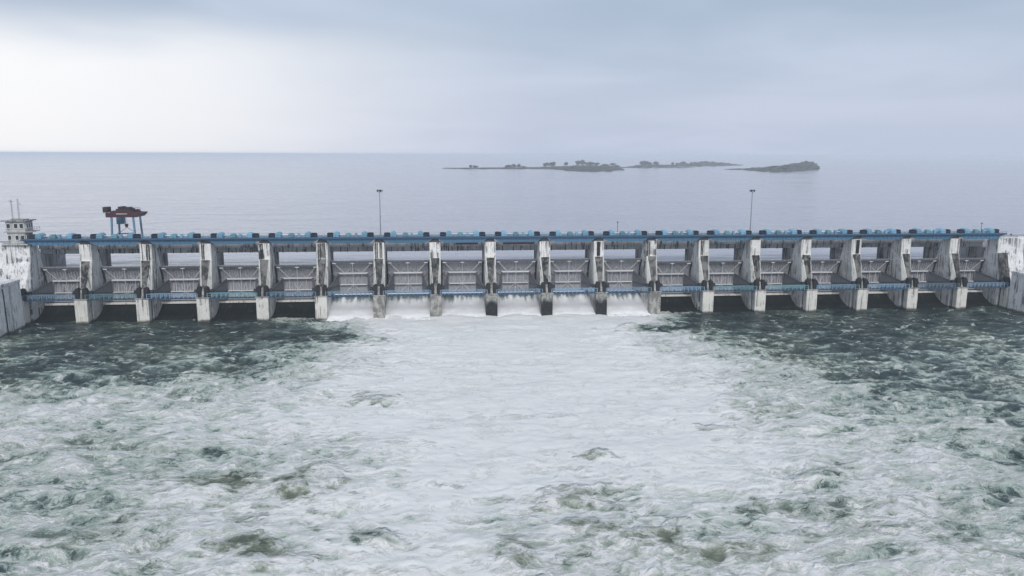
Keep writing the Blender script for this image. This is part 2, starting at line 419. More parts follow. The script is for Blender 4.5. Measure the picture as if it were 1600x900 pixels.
# ------------------------------------------------------------------ tailwater
FV = [495, 525, 550, 575, 600, 650, 700, 750, 800, 850, 900]
FG = np.array([
 [.10, .12, .10, .10, .10, .55, .98, 1.0, 1.0, 1.0, .98, .14, .12, .12, .12, .14, .16],
 [.16, .20, .16, .13, .11, .15, .80, 1.0, 1.0, 1.0, .80, .28, .17, .16, .18, .18, .20],
 [.20, .17, .16, .18, .24, .46, .92, 1.0, 1.0, 1.0, 1.0, .72, .22, .16, .20, .22, .26],
 [.22, .22, .22, .27, .40, .70, .96, 1.0, 1.0, 1.0, 1.0, .86, .36, .20, .20, .22, .26],
 [.28, .32, .38, .46, .62, .86, .96, 1.0, 1.0, 1.0, 1.0, .92, .54, .27, .22, .22, .30],
 [.47, .52, .54, .63, .86, .95, 1.0, 1.0, 1.0, 1.0, 1.0, .96, .78, .62, .46, .32, .32],
 [.38, .43, .47, .57, .72, .86, .96, 1.0, 1.0, .97, 1.0, 1.0, .92, .80, .66, .50, .36],
 [.37, .38, .42, .52, .64, .74, .92, 1.0, .96, .92, .92, .96, .90, .66, .60, .54, .40],
 [.42, .43, .47, .58, .78, .90, .95, 1.0, .84, .82, .78, .78, .76, .56, .55, .54, .45],
 [.42, .47, .52, .62, .74, .86, .88, .95, .70, .76, .72, .67, .66, .64, .60, .55, .53],
 [.42, .47, .52, .66, .76, .86, .92, .95, .68, .72, .70, .68, .66, .64, .60, .58, .56]])
HOLES = [  # where the photograph shows green upwellings or dark gaps in the foam: u, v, half width, half height, depth, greenness
 (405, 862, 58, 24, .62, 1), (358, 752, 58, 14, .6, 1), (470, 768, 48, 18, .5, 1), (930, 714, 17, 9, .36, 1), (580, 625, 34, 9, .5, .8),
 (560, 845, 16, 10, .6, .2), (600, 848, 22, 8, .6, .2), (890, 775, 46, 14, .45, 1), (1010, 842, 56, 18, .5, 1), (812, 872, 36, 22, .5, 1),
 (1190, 796, 46, 12, .42, .7), (1110, 670, 22, 5, .5, .2), (1265, 745, 34, 7, .5, .2), (1130, 862, 80, 16, .4, 1), (950, 795, 30, 8, .4, .6),
 (1030, 514, 52, 5, .6, 0), (545, 532, 40, 7, .55, 0), (540, 716, 28, 7, .3, .5), (170, 690, 60, 14, .2, 0), (190, 720, 70, 14, .2, 0),
 (1330, 830, 60, 14, .25, .3), (1290, 800, 60, 14, .25, .3), (240, 860, 40, 18, .2, .8), (95, 850, 60, 16, .15, .6), (1480, 860, 60, 14, .2, .8),
 (830, 650, 60, 4, .12, 0), (700, 760, 20, 4, .3, .2), (905, 820, 30, 10, .4, .9), (690, 700, 30, 4, .15, 0), (1200, 640, 60, 8, .2, .6), (640, 570, 40, 4, .15, .4)]
def tail_z(x, y):
    P = np.stack([x, y, np.zeros_like(x)], 1)
    u, v = proj(P); behind = (P-CAM)@fw < 20
    u = np.where(behind, 800, u); v = np.where(behind, 900, v)
    # wander the survey so that no grid shows
    u = u+60*fbm(x*.05, y*.05, 3, 11); v = v+16*fbm(x*.05, y*.05, 3, 21)*np.clip((v-480)/120, .15, 2)
    vi = np.interp(v, FV, np.arange(len(FV))); ui = np.clip(u/100, 0, 15.999)
    a = np.floor(ui).astype(int); b = np.clip(np.floor(vi).astype(int), 0, len(FV)-2); fu = ui-a; fv = vi-b
    F = (FG[b, a]*(1-fu)+FG[b, a+1]*fu)*(1-fv)+(FG[b+1, a]*(1-fu)+FG[b+1, a+1]*fu)*fv
    F = F+.13*np.clip((v-600)/60, 0, 1)*np.clip((430-u)/200, 0, 1)+.07*np.clip((v-620)/60, 0, 1)*np.clip((u-1200)/200, 0, 1)+.07*np.clip((v-535)/30, 0, 1)*np.clip((u-1050)/100, 0, 1)*np.clip((640-v)/40, 0, 1)  # last term paints sky reflection on the open water as foam
    F = np.where(F < .75, F+.05*np.sin(np.clip((F-.33)/.42, 0, 1)*np.pi), F*.95)
    Bo = np.clip(fbm(x*.045, y*.05, 3, 5)*2.2, 0, 1)*.5
    u0, v0 = proj(P)
    wob = np.clip(1+1.9*fbm(x*.2, y*.28, 4, 31, .6), .2, 3.5)
    dome = np.zeros_like(x)
    for (hu, hv, ru, rv, d, g) in HOLES:
        q = ((u0-hu)/ru)**2+((v0-hv)/rv)**2
        k = 1/(1+np.exp(np.clip(3.2*(q*wob-.75), -30, 30))); F = F-.88*d*k; Bo = np.maximum(Bo, g*np.clip(1.6*k, 0, 1)); dome += g*k
    fade = np.exp(-(np.maximum(np.abs(x-20)-230, 0)/150)**2)*np.exp(-(np.maximum(-y-190, 0)/150)**2)
    calm = np.clip((-y+4)/40, .25, 1)
    h = .8*fbm(x*.085, y*.12, 2, 3)*calm+.6*fbm(x*.2, y*.30, 3, 4)*calm+.16*fbm(x*.75, y*.9, 2, 8)
    ridg = 1-np.abs(fbm(x*.16+2*vnoise(x*.05, y*.05, 77), y*.22, 3, 9))*2.2
    h = h+.22*np.clip(ridg, -1, 1)*calm
    run = np.exp(-((x-14)/44)**4)*np.exp(-(np.maximum(-y-2, 0)/26)**2)
    h = h*np.clip(1-.62*np.clip((F-.85)/.1, 0, 1), 0, 1)
    h = h+run*(.55+.7*fbm(x*.12, y*.1, 3, 41))+.06*dome
    sl = (h-(.8*fbm(x*.085, (y+.9)*.12, 2, 3)*calm+.6*fbm(x*.2, (y+.9)*.30, 3, 4)*calm+.16*fbm(x*.75, (y+.9)*.9, 2, 8)))/.9
    F = F+.22*np.clip(ridg-.55, 0, 1)*(F > .1)+.08*h+np.where(F < .93, .30*np.clip(sl, -.6, .4), 0)  # steep camera-facing slopes get less foam, which also paints in relief shading
    return h*fade, {'foam': np.clip(F, 0, 1.1), 'boil': np.clip(Bo, 0, 1)}
xs = stepped(-128, 184, .36, -3000, 3000); ys = stepped(-146, 3, .33, -3000, 9.5)
tw = ob('tailwater', grid_mesh('tailwater', xs, ys, tail_z, 'tailwater')); tw['kind'] = 'structure'
tag(tw, 'churning green river water covered in white foam below the gates', 'water')

# ------------------------------------------------------------------ reservoir
xs = stepped(-250, 300, 25, -40000, 40000, 1.2); ys = stepped(12.0, 420, 12, 11.0, 46000, 1.15)
rv = ob('reservoir', grid_mesh('reservoir', xs, ys, lambda x, y: (np.full_like(x, RES_Z),), 'reservoir_water')); rv['kind'] = 'structure'
tag(rv, 'wide grey rippled reservoir water reaching the horizon behind the gates', 'water')

# ------------------------------------------------------------------ islands and their trees
def island(name, rows, label, seed):
    nc = 9; V = []; Fc = []
    rows2 = []
    us = np.linspace(rows[0][0], rows[-1][0], 48)
    ra = np.array(rows)
    for q, u in enumerate(us):
        vn, vf, h = (np.interp(u, ra[:, 0], ra[:, k]) for k in (1, 2, 3))
        vn += .35*math.sin(u*.31+seed)+.25*math.sin(u*.83); 
        vn = max(vn, vf+.25)
        a = atz(u, vn, RES_Z); b = atz(u, vf, RES_Z)
        for k in range(nc):
            t = k/(nc-1); p = a*(1-t)+b*t
            e = (1-(2*t-1)**2)**.6
            z = -1.5+(h+1.5)*e*(1+.35*math.sin(q*1.7+k*2.1+seed))
            V.append((p[0]+8*math.sin(k*3+q), p[1], RES_Z+z))
    n = len(us)
    for q in range(n-1):
        for k in range(nc-1): Fc.append((q*nc+k, (q+1)*nc+k, (q+1)*nc+k+1, q*nc+k+1))
    mb = MB(); mb.add(V, Fc); o = ob(name, mb.mesh(name, 'island_scrub', smooth=False)); o['kind'] = 'structure'
    o['label'] = label; o['category'] = 'island'; return o
island('island', [(693, 263.4, 262.9, .6), (730, 264.4, 262.4, 1.2), (780, 264.5, 262, 1.5), (840, 264.6, 261.4, 1.6), (870, 265.5, 260.8, 3), (885, 267.3, 260, 3.5),
        (905, 269.0, 259.8, 5), (930, 269.6, 259.6, 5), (955, 268.8, 260.3, 4), (968, 267.2, 263, 1.5), (973, 266.4, 265, .2)], 'low scrubby island with a long thin spit in the reservoir', 1)
island('island', [(962, 262.6, 262.0, .5), (984, 262.6, 260.8, 1.2), (1000, 261.4, 259, 3), (1060, 261, 258.5, 3.4), (1080, 260.5, 257.4, 6), (1110, 259.6, 257, 8), (1140, 259, 257.5, 4), (1160, 258.2, 257.6, .2)],
       'farthest wooded island lying faint on the hazy reservoir', 2)
island('island', [(1134, 265, 264.2, .4), (1165, 266, 263.4, 1.5), (1185, 268.6, 263, 3.5), (1210, 270, 262.5, 6), (1235, 269, 262.4, 9), (1255, 267.2, 262.3, 13), (1268, 266.2, 262.2, 15), (1278, 265, 263, .3)],
       'bare hump backed island with a steep cliff end', 3)
island('sandbar', [(993, 262.7, 262.2, .4), (1010, 262.9, 262.0, .8), (1035, 262.6, 261.9, .5), (1060, 262.6, 261.9, .7), (1082, 262.3, 262.0, .2)], 'thin dark sandbar just off the farthest wooded island', 4)
def crown_mesh(seed):
    rng = random.Random(seed); mb = MB()
    lobes = [(rng.uniform(-.28, .28), rng.uniform(-.28, .28), rng.uniform(.25, .75), rng.uniform(.22, .36)) for _ in range(9)]
    for _ in range(420):
        lx, ly, lz, lr = rng.choice(lobes)
        d = Vector((rng.gauss(0, 1), rng.gauss(0, 1), rng.gauss(0, 1))).normalized()*lr*rng.uniform(.55, 1.05)
        p = Vector((lx, ly, lz))+d; p.z = max(p.z, .04)
        a = Vector((rng.gauss(0, 1), rng.gauss(0, 1), rng.gauss(0, 1))).normalized(); b = a.orthogonal().normalized(); sz = rng.uniform(.06, .12)
        mb.add([p+a*sz, p+b*sz, p-a*sz, p-b*sz], [(0, 1, 2, 3)])
    return mb.mesh('crown', 'foliage')
CROWNS = [crown_mesh(k) for k in range(4)]
tm = MB(); tm.tube((0, 0, -.1), (.02, 0, .3), .045, 7, .03); tm.tube((.02, 0, .3), (.12, .04, .6), .03, 5, .015); tm.tube((.02, 0, .3), (-.12, -.03, .55), .028, 5, .012)
TRUNK = tm.mesh('trunk', 'bark')
TREES = [('low scrubby island', 'counting from the tip of its spit', 'trees on the low island',
          [(735, 263, 3.6, 5), (742.5, 263, 3.2, 7), (794, 262.6, 3.6, 9), (803, 262.6, 4.6, 7), (810, 262.4, 4.4, 5), (818, 262.6, 2, 7), (854, 260.4, 5.2, 9), (863, 260.4, 5.4, 10),
           (884, 259.6, 4.8, 6), (904, 258.6, 6.2, 8), (910, 258.6, 7.6, 9), (919, 259, 4.6, 10), (925, 259, 4.2, 8), (932, 259.2, 4, 8), (946, 260, 2.6, 10), (957, 259.6, 3.4, 9), (965, 262, 2.4, 8)]),
         ('farthest wooded island', 'counting from the low island', 'trees on the farthest island',
          [(1003, 259.2, 5.8, 8), (1008.5, 259, 6.4, 8), (1015, 259, 4.6, 6), (1025, 259, 5, 8), (1050.5, 258.6, 4, 3.5), (1059, 258.4, 3, 7), (1067, 258.2, 5, 8), (1084, 257.8, 3.4, 12), (1094, 257.5, 4.2, 12),
           (1104, 257.4, 5, 13), (1113, 257.3, 4.6, 12), (1124, 257.6, 3.2, 12), (1136, 258, 2.2, 12)]),
         ('hump backed island', 'counting from its low end', 'bushes on the hump backed island', [(1208, 263, 2.4, 10), (1229, 262.4, 3, 6), (1250, 261.4, 4, 3), (1262, 259.5, 3.4, 8), (1272, 260.2, 3.6, 7)])]
for nm, how, grp, lst in TREES:
    for k, (u, vb, hp, wp) in enumerate(lst):
        b = atz(u, max(vb, 258.0), RES_Z); dist = float((b-CAM)@fw)
        H = hp*dist/FPX*1.08+1.5; W = wp*dist/FPX
        # the ground under it: shift along the line of sight is avoided, it stands on the island's own height
        t = thing('island_tree', f'dark {"bush" if hp < 3 else "tree"} on the {nm}, {ORD[k]} {how}', 'tree', (b[0], b[1], RES_Z+.3), grp, k*1.3)
        c = ob('crown', CROWNS[k % 4], t); c.scale = (W*1.15, W*1.15, H)
        tr = ob('trunk', TRUNK, t); tr.scale = (W*.9, W*.9, H)

# ------------------------------------------------------------------ spillway chutes
prof = [(9.0+2.6, -4)]+[(11.6, 3.62)]+[(y, float(ogee(y))) for y in np.linspace(10.9, -2.2, 18)]+[(-2.2, -4)]
CHUTE = MB().prism_x(prof, -6.0, 6.0).mesh('chute', 'wet_chute')
SILL = MB().box(-5.98, 5.98, 9.5, 10.75, 3.25, 3.72).mesh('sill', 'block_concrete', .05)
for k, x in enumerate(BAYX):
    o = thing('spillway_chute', f'dark wet concrete chute under the {ORD[k]} gate from the control tower', 'spillway', (x, 0, 0), 'spillway chutes')
    ob('chute', CHUTE, o)
    if k not in OPEN: ob('sill', SILL, o)

# running water in the open bays
def sheet(k):
    x0 = BAYX[k]
    def zf(x, t):                                # t: 0 at the lip, 1 at the toe
        y = 10.9-13.4*t; th = 1.25-.35*t
        jag = vnoise(x*.9+k*31, t*2.0, 50+k)
        z = ogee(y)+th+.30*t*fbm(x*.7+k*13, t*9, 3, 60+k)+.25*t*jag
        z = np.maximum(z, .15)
        fo = np.clip((t+.06-.16*vnoise(x*.35+k*7, t*0, 90+k)-.1*jag)*2.6, 0, 1)*.95
        return z, {'foam': fo}, x, y
    me = grid_mesh('water', np.linspace(-5.97, 5.97, 60), np.linspace(0, 1, 60), zf, 'spillway_water')
    o = ob('spillway_water', me, None, (x0, 0, 0)); o['kind'] = 'structure'
    tag(o, f'white water rushing from under the raised {ORD[k]} gate from the control tower', 'water', 'running water in the open bays')
for k in OPEN: sheet(k)

# spray hanging at the foot of the running bays
sm = bpy.data.materials.new('spray_mist'); sm.use_nodes = True; st_ = sm.node_tree; st_.nodes.clear()
gN = st_.nodes.new('ShaderNodeNewGeometry'); sN = st_.nodes.new('ShaderNodeSeparateXYZ'); st_.links.new(gN.outputs['Position'], sN.inputs[0])
nN = st_.nodes.new('ShaderNodeTexNoise'); nN.inputs['Scale'].default_value = .30; nN.inputs['Detail'].default_value = 3; st_.links.new(gN.outputs['Position'], nN.inputs['Vector'])
def _mr(src, a, b, c_, d_):
    n = st_.nodes.new('ShaderNodeMapRange'); n.interpolation_type = 'SMOOTHSTEP'; st_.links.new(src, n.inputs[0])
    for q, v_ in enumerate((a, b, c_, d_)): n.inputs[q+1].default_value = v_
    return n.outputs[0]
def _mu(a, b):
    n = st_.nodes.new('ShaderNodeMath'); n.operation = 'MULTIPLY'; st_.links.new(a, n.inputs[0]); st_.links.new(b, n.inputs[1]); return n.outputs[0]
dn = _mu(_mr(sN.outputs[2], .2, 5.4, 1.0, 0.), _mr(nN.outputs[0], .32, .66, .15, 1.0))
dn = _mu(dn, _mu(_mr(sN.outputs[0], -31.5, -26.5, 0, 1), _mr(sN.outputs[0], 57, 62, 1, 0)))
dn = _mu(dn, _mr(sN.outputs[1], -.6, 2.6, 0., .50))
pv = st_.nodes.new('ShaderNodeVolumePrincipled'); pv.inputs['Color'].default_value = (1, 1, 1, 1); st_.links.new(dn, pv.inputs['Density'])
oN = st_.nodes.new('ShaderNodeOutputMaterial'); st_.links.new(pv.outputs[0], oN.inputs['Volume'])
MATS['spray_mist'] = sm
mi = ob('spray_mist', MB().box(-31.6, 62.1, -2.3, 9.0, -.8, 5.5).mesh('spray_mist', 'spray_mist')); mi['kind'] = 'stuff'
tag(mi, 'soft white spray hanging at the foot of the running bays', 'spray')

# ------------------------------------------------------------------ piers
BODY = MB().prism_x([(3.3, -3), (3.3, 7.4), (5.2, 15.7), (5.2, 19.95), (8.6, 19.95), (11.3, 13.6), (11.3, -3)], -1.5, 1.5).mesh('body', 'white_concrete', .14)
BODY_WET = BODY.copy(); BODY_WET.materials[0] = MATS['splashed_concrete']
wd = MB()
f0 = [(-1.5, 3.32, 7.3), (1.5, 3.32, 7.3), (1.5, 5.2, 15.68), (-1.5, 5.2, 15.68)]
f1 = [(-.5, 1.75, 7.3), (.5, 1.75, 7.3), (1.12, 4.9, 15.66), (-1.12, 4.9, 15.66)]
wd.add(f0+f1, [(0, 1, 5, 4), (1, 2, 6, 5), (3, 0, 4, 7), (2, 3, 7, 6)], 0); wd.add(f1, [(0, 1, 2, 3)], 1)
BUTT = wd.mesh('buttress', ['block_concrete', 'mottled_concrete'])
pl = [(-1.5, 11.32), (1.5, 11.32), (1.5, 14.2), (.9, 14.2), (.9, 15.1), (1.5, 15.1), (1.5, 16.8)]+[(1.5*math.cos(a), 16.8+1.4*math.sin(a)) for a in np.linspace(.25, math.pi-.25, 7)]+[(-1.5, 16.8), (-1.5, 15.1), (-.9, 15.1), (-.9, 14.2), (-1.5, 14.2)]
NOSE = MB().prism_z(pl, -3, 16.55).mesh('upstream_nose', 'grey_concrete')
def block_mesh(mat):
    return MB().box(-1.55, 1.55, 0, 1.9, -3, 6.3).mesh('front_block', mat, .08)
BLOCKS = {m: block_mesh(m) for m in ('block_concrete', 'soaked_concrete', 'damp_concrete')}
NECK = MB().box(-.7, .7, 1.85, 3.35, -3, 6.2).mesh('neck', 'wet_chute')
CAPS = MB().box(-1.75, 1.75, -.15, 2.1, 6.3, 6.55).mesh('block_cap', 'grey_concrete', .05)
HOUS = MB().prism_y([(-.62, 6.55), (.66, 6.55), (.60, 8.3), (.40, 9.0), (.05, 9.3), (-.36, 9.3), (-.55, 9.0)], .35, 1.9).mesh('trunnion_housing', 'trunnion_black', .06)
STUB = MB().prism_x([(.5, 6.55), (2.0, 6.55), (2.0, 8.7), (1.2, 8.7)], -.3, .3).mesh('post', 'damp_concrete', .05)
PED = MB().box(-1.1, 1.1, 5.3, 8.4, 19.95, 20.6).box(-.75, .75, 5.5, 8.2, 20.6, 21.2).mesh('bearing_pedestal', 'gate_dark', .05)
lad = MB()
for xx in (-.28, .28): lad.box(xx-.07, xx+.07, 5.0, 5.12, 15.8, 19.9)
for q in range(12): lad.box(-.28, .28, 5.03, 5.1, 15.95+q*.34, 16.03+q*.34)
LADDER = lad.mesh('ladder', 'trunnion_black')
SLOT = MB().box(-.42, .42, 4.9, 5.22, 15.9, 19.75).mesh('hatch', 'navy_black')
PIPE = MB().tube((0, 2.9, -2), (0, 2.9, 6.3), .16, 8).mesh('drain_pipe', 'trunnion_black')
pd = {4: 'white pier with a ladder at the edge of the white foam', 5: 'white pier carrying a tall lamp mast, splashed by running water', 9: 'white pier with a tall black hatch near its top',
      12: 'white pier carrying a tall lamp mast above calm dark water'}
for i, x in enumerate(PX):
    lb = pd.get(i, f'stained white concrete spillway pier, {ORD[i]} from the control tower')
    t = thing('spillway_pier', lb, 'pier', (x, 0, 0), 'spillway piers')
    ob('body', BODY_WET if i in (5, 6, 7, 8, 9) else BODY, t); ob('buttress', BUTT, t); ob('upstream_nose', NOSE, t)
    mat = 'soaked_concrete' if i in (7, 8, 9) else 'damp_concrete' if i in (5, 6, 10) else 'block_concrete'
    ob('front_block', BLOCKS[mat], t); ob('neck', NECK, t); ob('block_cap', CAPS, t); ob('post', STUB, t)
    h1 = ob('trunnion_housing', HOUS, t, (.98, 0, 0)); h2 = ob('trunnion_housing', HOUS, t, (-.98, 0, 0)); h2.scale.x = -1
    ob('bearing_pedestal', PED, t)
    if i in (2, 3, 4, 5, 10, 11): ob('ladder', LADDER, t, (-.6 if i != 10 else -.9, 0, 0))
    if i in (4, 5): ob('ladder', LADDER, t, (.55, 0, 0))
    if i == 9: ob('hatch', SLOT, t, (-.1, 0, 0), )
    if i in (14,): ob('hatch', SLOT, t, (.2, 0, 0))

# ------------------------------------------------------------------ radial gates
TY, TZ, GR = 1.3, 7.8, 10.4
def arc(a): return TY+GR*math.cos(a), TZ+GR*math.sin(a)
A_TOP = math.asin((13.5-TZ)/GR); A1 = math.asin((9.75-TZ)/GR); A2 = math.asin((6.3-TZ)/GR); A_BOT = math.asin((3.75-TZ)/GR)
def rel(p): return (p[0]-TY, p[1]-TZ)       # gate parts are built about the trunnion axis
def curved(a0, a1, r0, r1, x0, x1, n=6):
    pr = [(math.cos(a)*r1, math.sin(a)*r1) for a in np.linspace(a0, a1, n)]+[(math.cos(a)*r0, math.sin(a)*r0) for a in np.linspace(a1, a0, n)]
    return pr
e = .004
TIERS = [MB().prism_x(curved(a0+e, a1-e, GR, GR+.12, 0, 0), -5.95, 5.95).mesh('skin_panel', 'gate_grey') for a0, a1 in ((A1, A_TOP), (A2, A1), (A_BOT, A2))]
rb = MB()
for q in range(17):
    xx = -5.6+q*.7
    for a0, a1 in ((A1+.02, A_TOP-.01), (A2+.02, A1-.02), (A_BOT+.02, A2-.02)):
        rb.prism_x(curved(a0, a1, GR-.28, GR-.005, 0, 0, 4), xx-.045, xx+.045)
GAP_STRIP = MB().prism_x(curved(A_BOT+.01, A_TOP-.012, GR-.34, GR-.29, 0, 0, 12), -.24, .24).mesh('side_gap_strip', 'navy_black')  # added black strip standing in for the dark gap beside the pier
RIBS = rb.mesh('stiffener_ribs', 'gate_grey')
def gird(a, depth, h, wx):
    c_, s_ = math.cos(a), math.sin(a); mb = MB()
    o0, o1 = GR-.3-depth, GR-.3
    mb.box(-wx, wx, o0, o1, -h/2, h/2); mb.box(-wx, wx, o0-.08, o0, -h*.7, h*.7)
    mb.v = [(x, y*c_-z*s_, y*s_+z*c_) for x, y, z in mb.v]; return mb
G_TOP = gird(A_TOP-.02, .2, .12, 5.9).mesh('top_edge', 'gate_dark')
G1 = gird(A1, .55, .14, 4.0).mesh('girder', 'pale_steel'); G2 = gird(A2, .55, .14, 3.6).mesh('girder', 'pale_steel')
GB = gird(A_BOT+.03, .3, .22, 5.9).mesh('bottom_beam', 'gate_grey')
LUG = MB().prism_y([(-.55, -.12), (.55, -.12), (.4, .16), (-.4, .16)], -.15, .15).mesh('lifting_lug', 'pale_steel')
def pt(a, x, r=GR-.45): return Vector((x, r*math.cos(a), r*math.sin(a)))
BR = []
for sx_ in (-1, 1):
    BR.append(MB().bar(pt(A_TOP-.05, sx_*5.0), pt(A1+.01, sx_*2.3, GR-.7), .10).mesh('brace', 'pale_steel'))
    BR.append(MB().bar(pt(A1, sx_*2.3, GR-.7), pt(A2, sx_*2.3, GR-.7), .07).mesh('brace', 'pale_steel'))
    BR.append(MB().bar(pt(A2, 0, GR-.7), pt(A_BOT+.03, sx_*2.3, GR-.5), .09).mesh('brace', 'pale_steel'))
    BR.append(MB().bar(pt(A2, 0, GR-.7), pt(A1-.12, sx_*1.2, GR-.6), .06).mesh('brace', 'pale_steel'))
    BR.append(MB().bar(pt(A1, sx_*2.3, GR-.7), pt(A1+.14, sx_*.9, GR-.5), .06).mesh('brace', 'pale_steel'))
BR.append(MB().bar(pt(A_TOP-.03, 0, GR-.5), pt(A_BOT+.03, 0, GR-.5), .08).mesh('brace', 'pale_steel'))
ARMS = []; WEBS = []
for sx_ in (-1, 1):
    T = Vector((sx_*5.55, 0.9, 0))
    ends = [Vector((sx_*3.9, (GR-.9)*math.cos(a), (GR-.9)*math.sin(a))) for a in (A1, A2, A_BOT+.05)]
    for q, e_ in enumerate(ends):
        ARMS.append(MB().bar(T, e_, .30).mesh('arm', 'gate_dark'))
    # web plates between the arms
    for q in (0, 1):
        a_, b_ = ends[q], ends[q+1]; o = Vector((sx_*.05, 0, 0))
        tri = [T, a_, b_]
        WEBS.append(MB().add([p+o for p in tri]+[p-o for p in tri], [(0, 1, 2), (5, 4, 3), (0, 3, 4, 1), (1, 4, 5, 2), (2, 5, 3, 0)]).mesh('web_plate', 'web_grey'))
    # side strut from the end of the top girder to the arm
    ARMS.append(MB().bar(Vector((sx_*5.7, (GR-.5)*math.cos(A1), (GR-.5)*math.sin(A1))), ends[0]+(T-ends[0])*.3, .2).mesh('arm', 'gate_dark'))
HUB = MB().tube((-.35, 0, 0), (.35, 0, 0), .62, 12).mesh('trunnion_hub', 'trunnion_black')
for k, x in enumerate(BAYX):
    up_ = k in OPEN
    lb = f'{"raised" if up_ else "closed"} grey ribbed radial gate in the {ORD[k]} bay from the control tower'
    t = thing('radial_gate', lb, 'gate', (x, TY, TZ), 'radial gates')
    if up_: t.rotation_euler.x = .132 if k < 10 else .12
    elif k in (0, 1, 2): t.rotation_euler.x = 0
    for m in TIERS: ob('skin_panel', m, t)
    ob('stiffener_ribs', RIBS, t, kind='stuff')
    ob('top_edge', G_TOP, t); ob('girder', G1, t); ob('girder', G2, t); ob('bottom_beam', GB, t)
    for lx in (-4.9, 0, 4.9):
        ob('lifting_lug', LUG, t, pt(A_TOP-.045, lx, GR-.5))
    for m in BR: ob('brace', m, t)
    for m in ARMS: ob('arm', m, t)
    for m in WEBS: ob('web_plate', m, t)
    for lx in (-5.74, 5.74): ob('side_gap_strip', GAP_STRIP, t, (lx, 0, 0))
    for lx in (-5.5, 5.5): ob('trunnion_hub', HUB, t, (lx, .6, 0))

# ------------------------------------------------------------------ trunnion walkway
WK = MB().box(-6.35, 6.35, .12, 1.13, 6.42, 6.48).mesh('deck', 'grating')
def walk_beam(m): return MB().box(-6.3, 6.3, -.02, .10, 6.22, 6.5).box(-6.3, 6.3, 1.15, 1.27, 6.22, 6.42).mesh('edge_beam', 'girder_navy')
def walk_rail(m):
    mb = MB()
    for yy in (.02, 1.2):
        for zz, ww in ((7.62, .10), (7.1, .05)): mb.box(-6.3, 6.3, yy-ww/2, yy+ww/2, zz-ww/2, zz+ww/2)
        for q in range(12):
            xx = -6.25+q*12.5/11; mb.box(xx-.075, xx+.075, yy-.05, yy+.05, 6.5, 7.68)
            if q < 11 and yy < .5 and q % 2: mb.bar((xx, yy, 6.55), (xx+12.5/11, yy, 7.6), .05)
    return mb.mesh('railing', m)
WB = {m: walk_beam(m) for m in ('rail_blue', 'rail_teal')}; WR = {m: walk_rail(m) for m in ('rail_blue', 'rail_teal')}
for k, x in enumerate(BAYX):
    m = 'rail_teal' if k in (1, 3, 12, 13) else 'rail_blue'
    t = thing('walkway', f'{"teal" if m == "rail_teal" else "blue"} railed steel walkway across the {ORD[k]} bay from the control tower', 'walkway', (x, 0, 0), 'walkway spans')
    ob('deck', WK, t); ob('edge_beam', WB[m], t); ob('railing', WR[m], t, kind='stuff')
rail_x = MB()
for zz in (7.62, 7.1): rail_x.box(-1.5, 1.5, -.12, -.05, zz-.04, zz+.04)
for q in range(4): rail_x.box(-1.5+q-.04, -1.5+q+.04, -.13, -.06, 6.55, 7.66)

# ------------------------------------------------------------------ hoist bridge spans
def belly(y0, y1, m):
    top = [(-7.2, 21.3), (7.2, 21.3)]
    bot = [(7.2, 20.95), (6.6, 20.85), (6.1, 20.55), (5.6, 20.15), (5.0, 20.0), (4.2, 19.92), (-4.2, 19.92), (-5.0, 20.0), (-5.6, 20.15), (-6.1, 20.55), (-6.6, 20.85), (-7.2, 20.95)]
    return MB().prism_y(top+bot, y0, y1)
GF = belly(4.75, 4.9, 0); 
for q in range(9): 
    xx = -5.2+q*1.3; GF.box(xx-.05, xx+.05, 4.62, 4.75, 20.05, 21.28)
GF.box(-4.9, 4.9, 4.5, 4.75, 19.88, 19.98)
GIRDER = [GF.mesh('plate_girder', 'girder_blue'), belly(8.9, 9.05, 0).mesh('plate_girder', 'girder_blue')]
HDECK = MB().box(-7.46, 7.46, 4.2, 9.5, 21.3, 21.45).mesh('deck', 'deck_plate')
KICK = MB().box(-7.46, 7.46, 4.08, 4.2, 21.12, 21.40).mesh('shade_fascia', 'girder_navy')  # navy colour stands in for the deck's shadow on the upper girder
def hoist_rail(y):
    mb = MB()
    for zz in (22.1,): mb.box(-7.4, 7.4, y-.025, y+.025, zz-.025, zz+.025)
    for q in range(13): xx = -7.35+q*14.7/12; mb.box(xx-.03, xx+.03, y-.03, y+.03, 21.45, 22.12)
    mb.box(-7.4, 7.4, y-.02, y+.02, 21.46, 21.6)
    return mb.mesh('railing', 'girder_navy' if y < 5 else 'thin_rail')
HR = [hoist_rail(4.3), hoist_rail(9.4)]
dc = [(-.75, 0), (.75, 0), (.75, .65)]+[(.75*math.cos(a), .65+.68*math.sin(a)) for a in np.linspace(.3, math.pi-.3, 7)]+[(-.75, .65)]
DRUM = MB().prism_y(dc, -1.4, 1.4).mesh('drum_cover', 'hoist_blue', .06)
drb = MB()
for yy in (-.1,): drb.prism_y([(x*1.04, z*1.03) for x, z in dc], yy, yy+.06)
DRB = drb.mesh('cover_band', 'hoist_teal')
MOT = MB().box(-.8, .8, -.6, .6, .1, 1.0).box(-.6, .6, -.45, .45, 1.0, 1.1).box(-.85, .85, -.7, .7, 0, .1).mesh('motor_box', 'navy_black', .05)
GEAR = MB().box(-.7, .7, -.8, .8, 0, .85).box(-.45, .45, -.5, .5, .85, 1.05).mesh('gearbox', 'hoist_teal', .07)
CTRL = MB().box(-.28, .28, -.3, .3, 0, .95).box(-.33, .33, -.36, .36, .95, 1.02).mesh('control_box', 'hoist_blue', .03)
SHAFT = MB().tube((-5.6, 6.9, 22.0), (5.6, 6.9, 22.0), .1, 8).mesh('drive_shaft', 'pale_steel')
rng = random.Random(3)
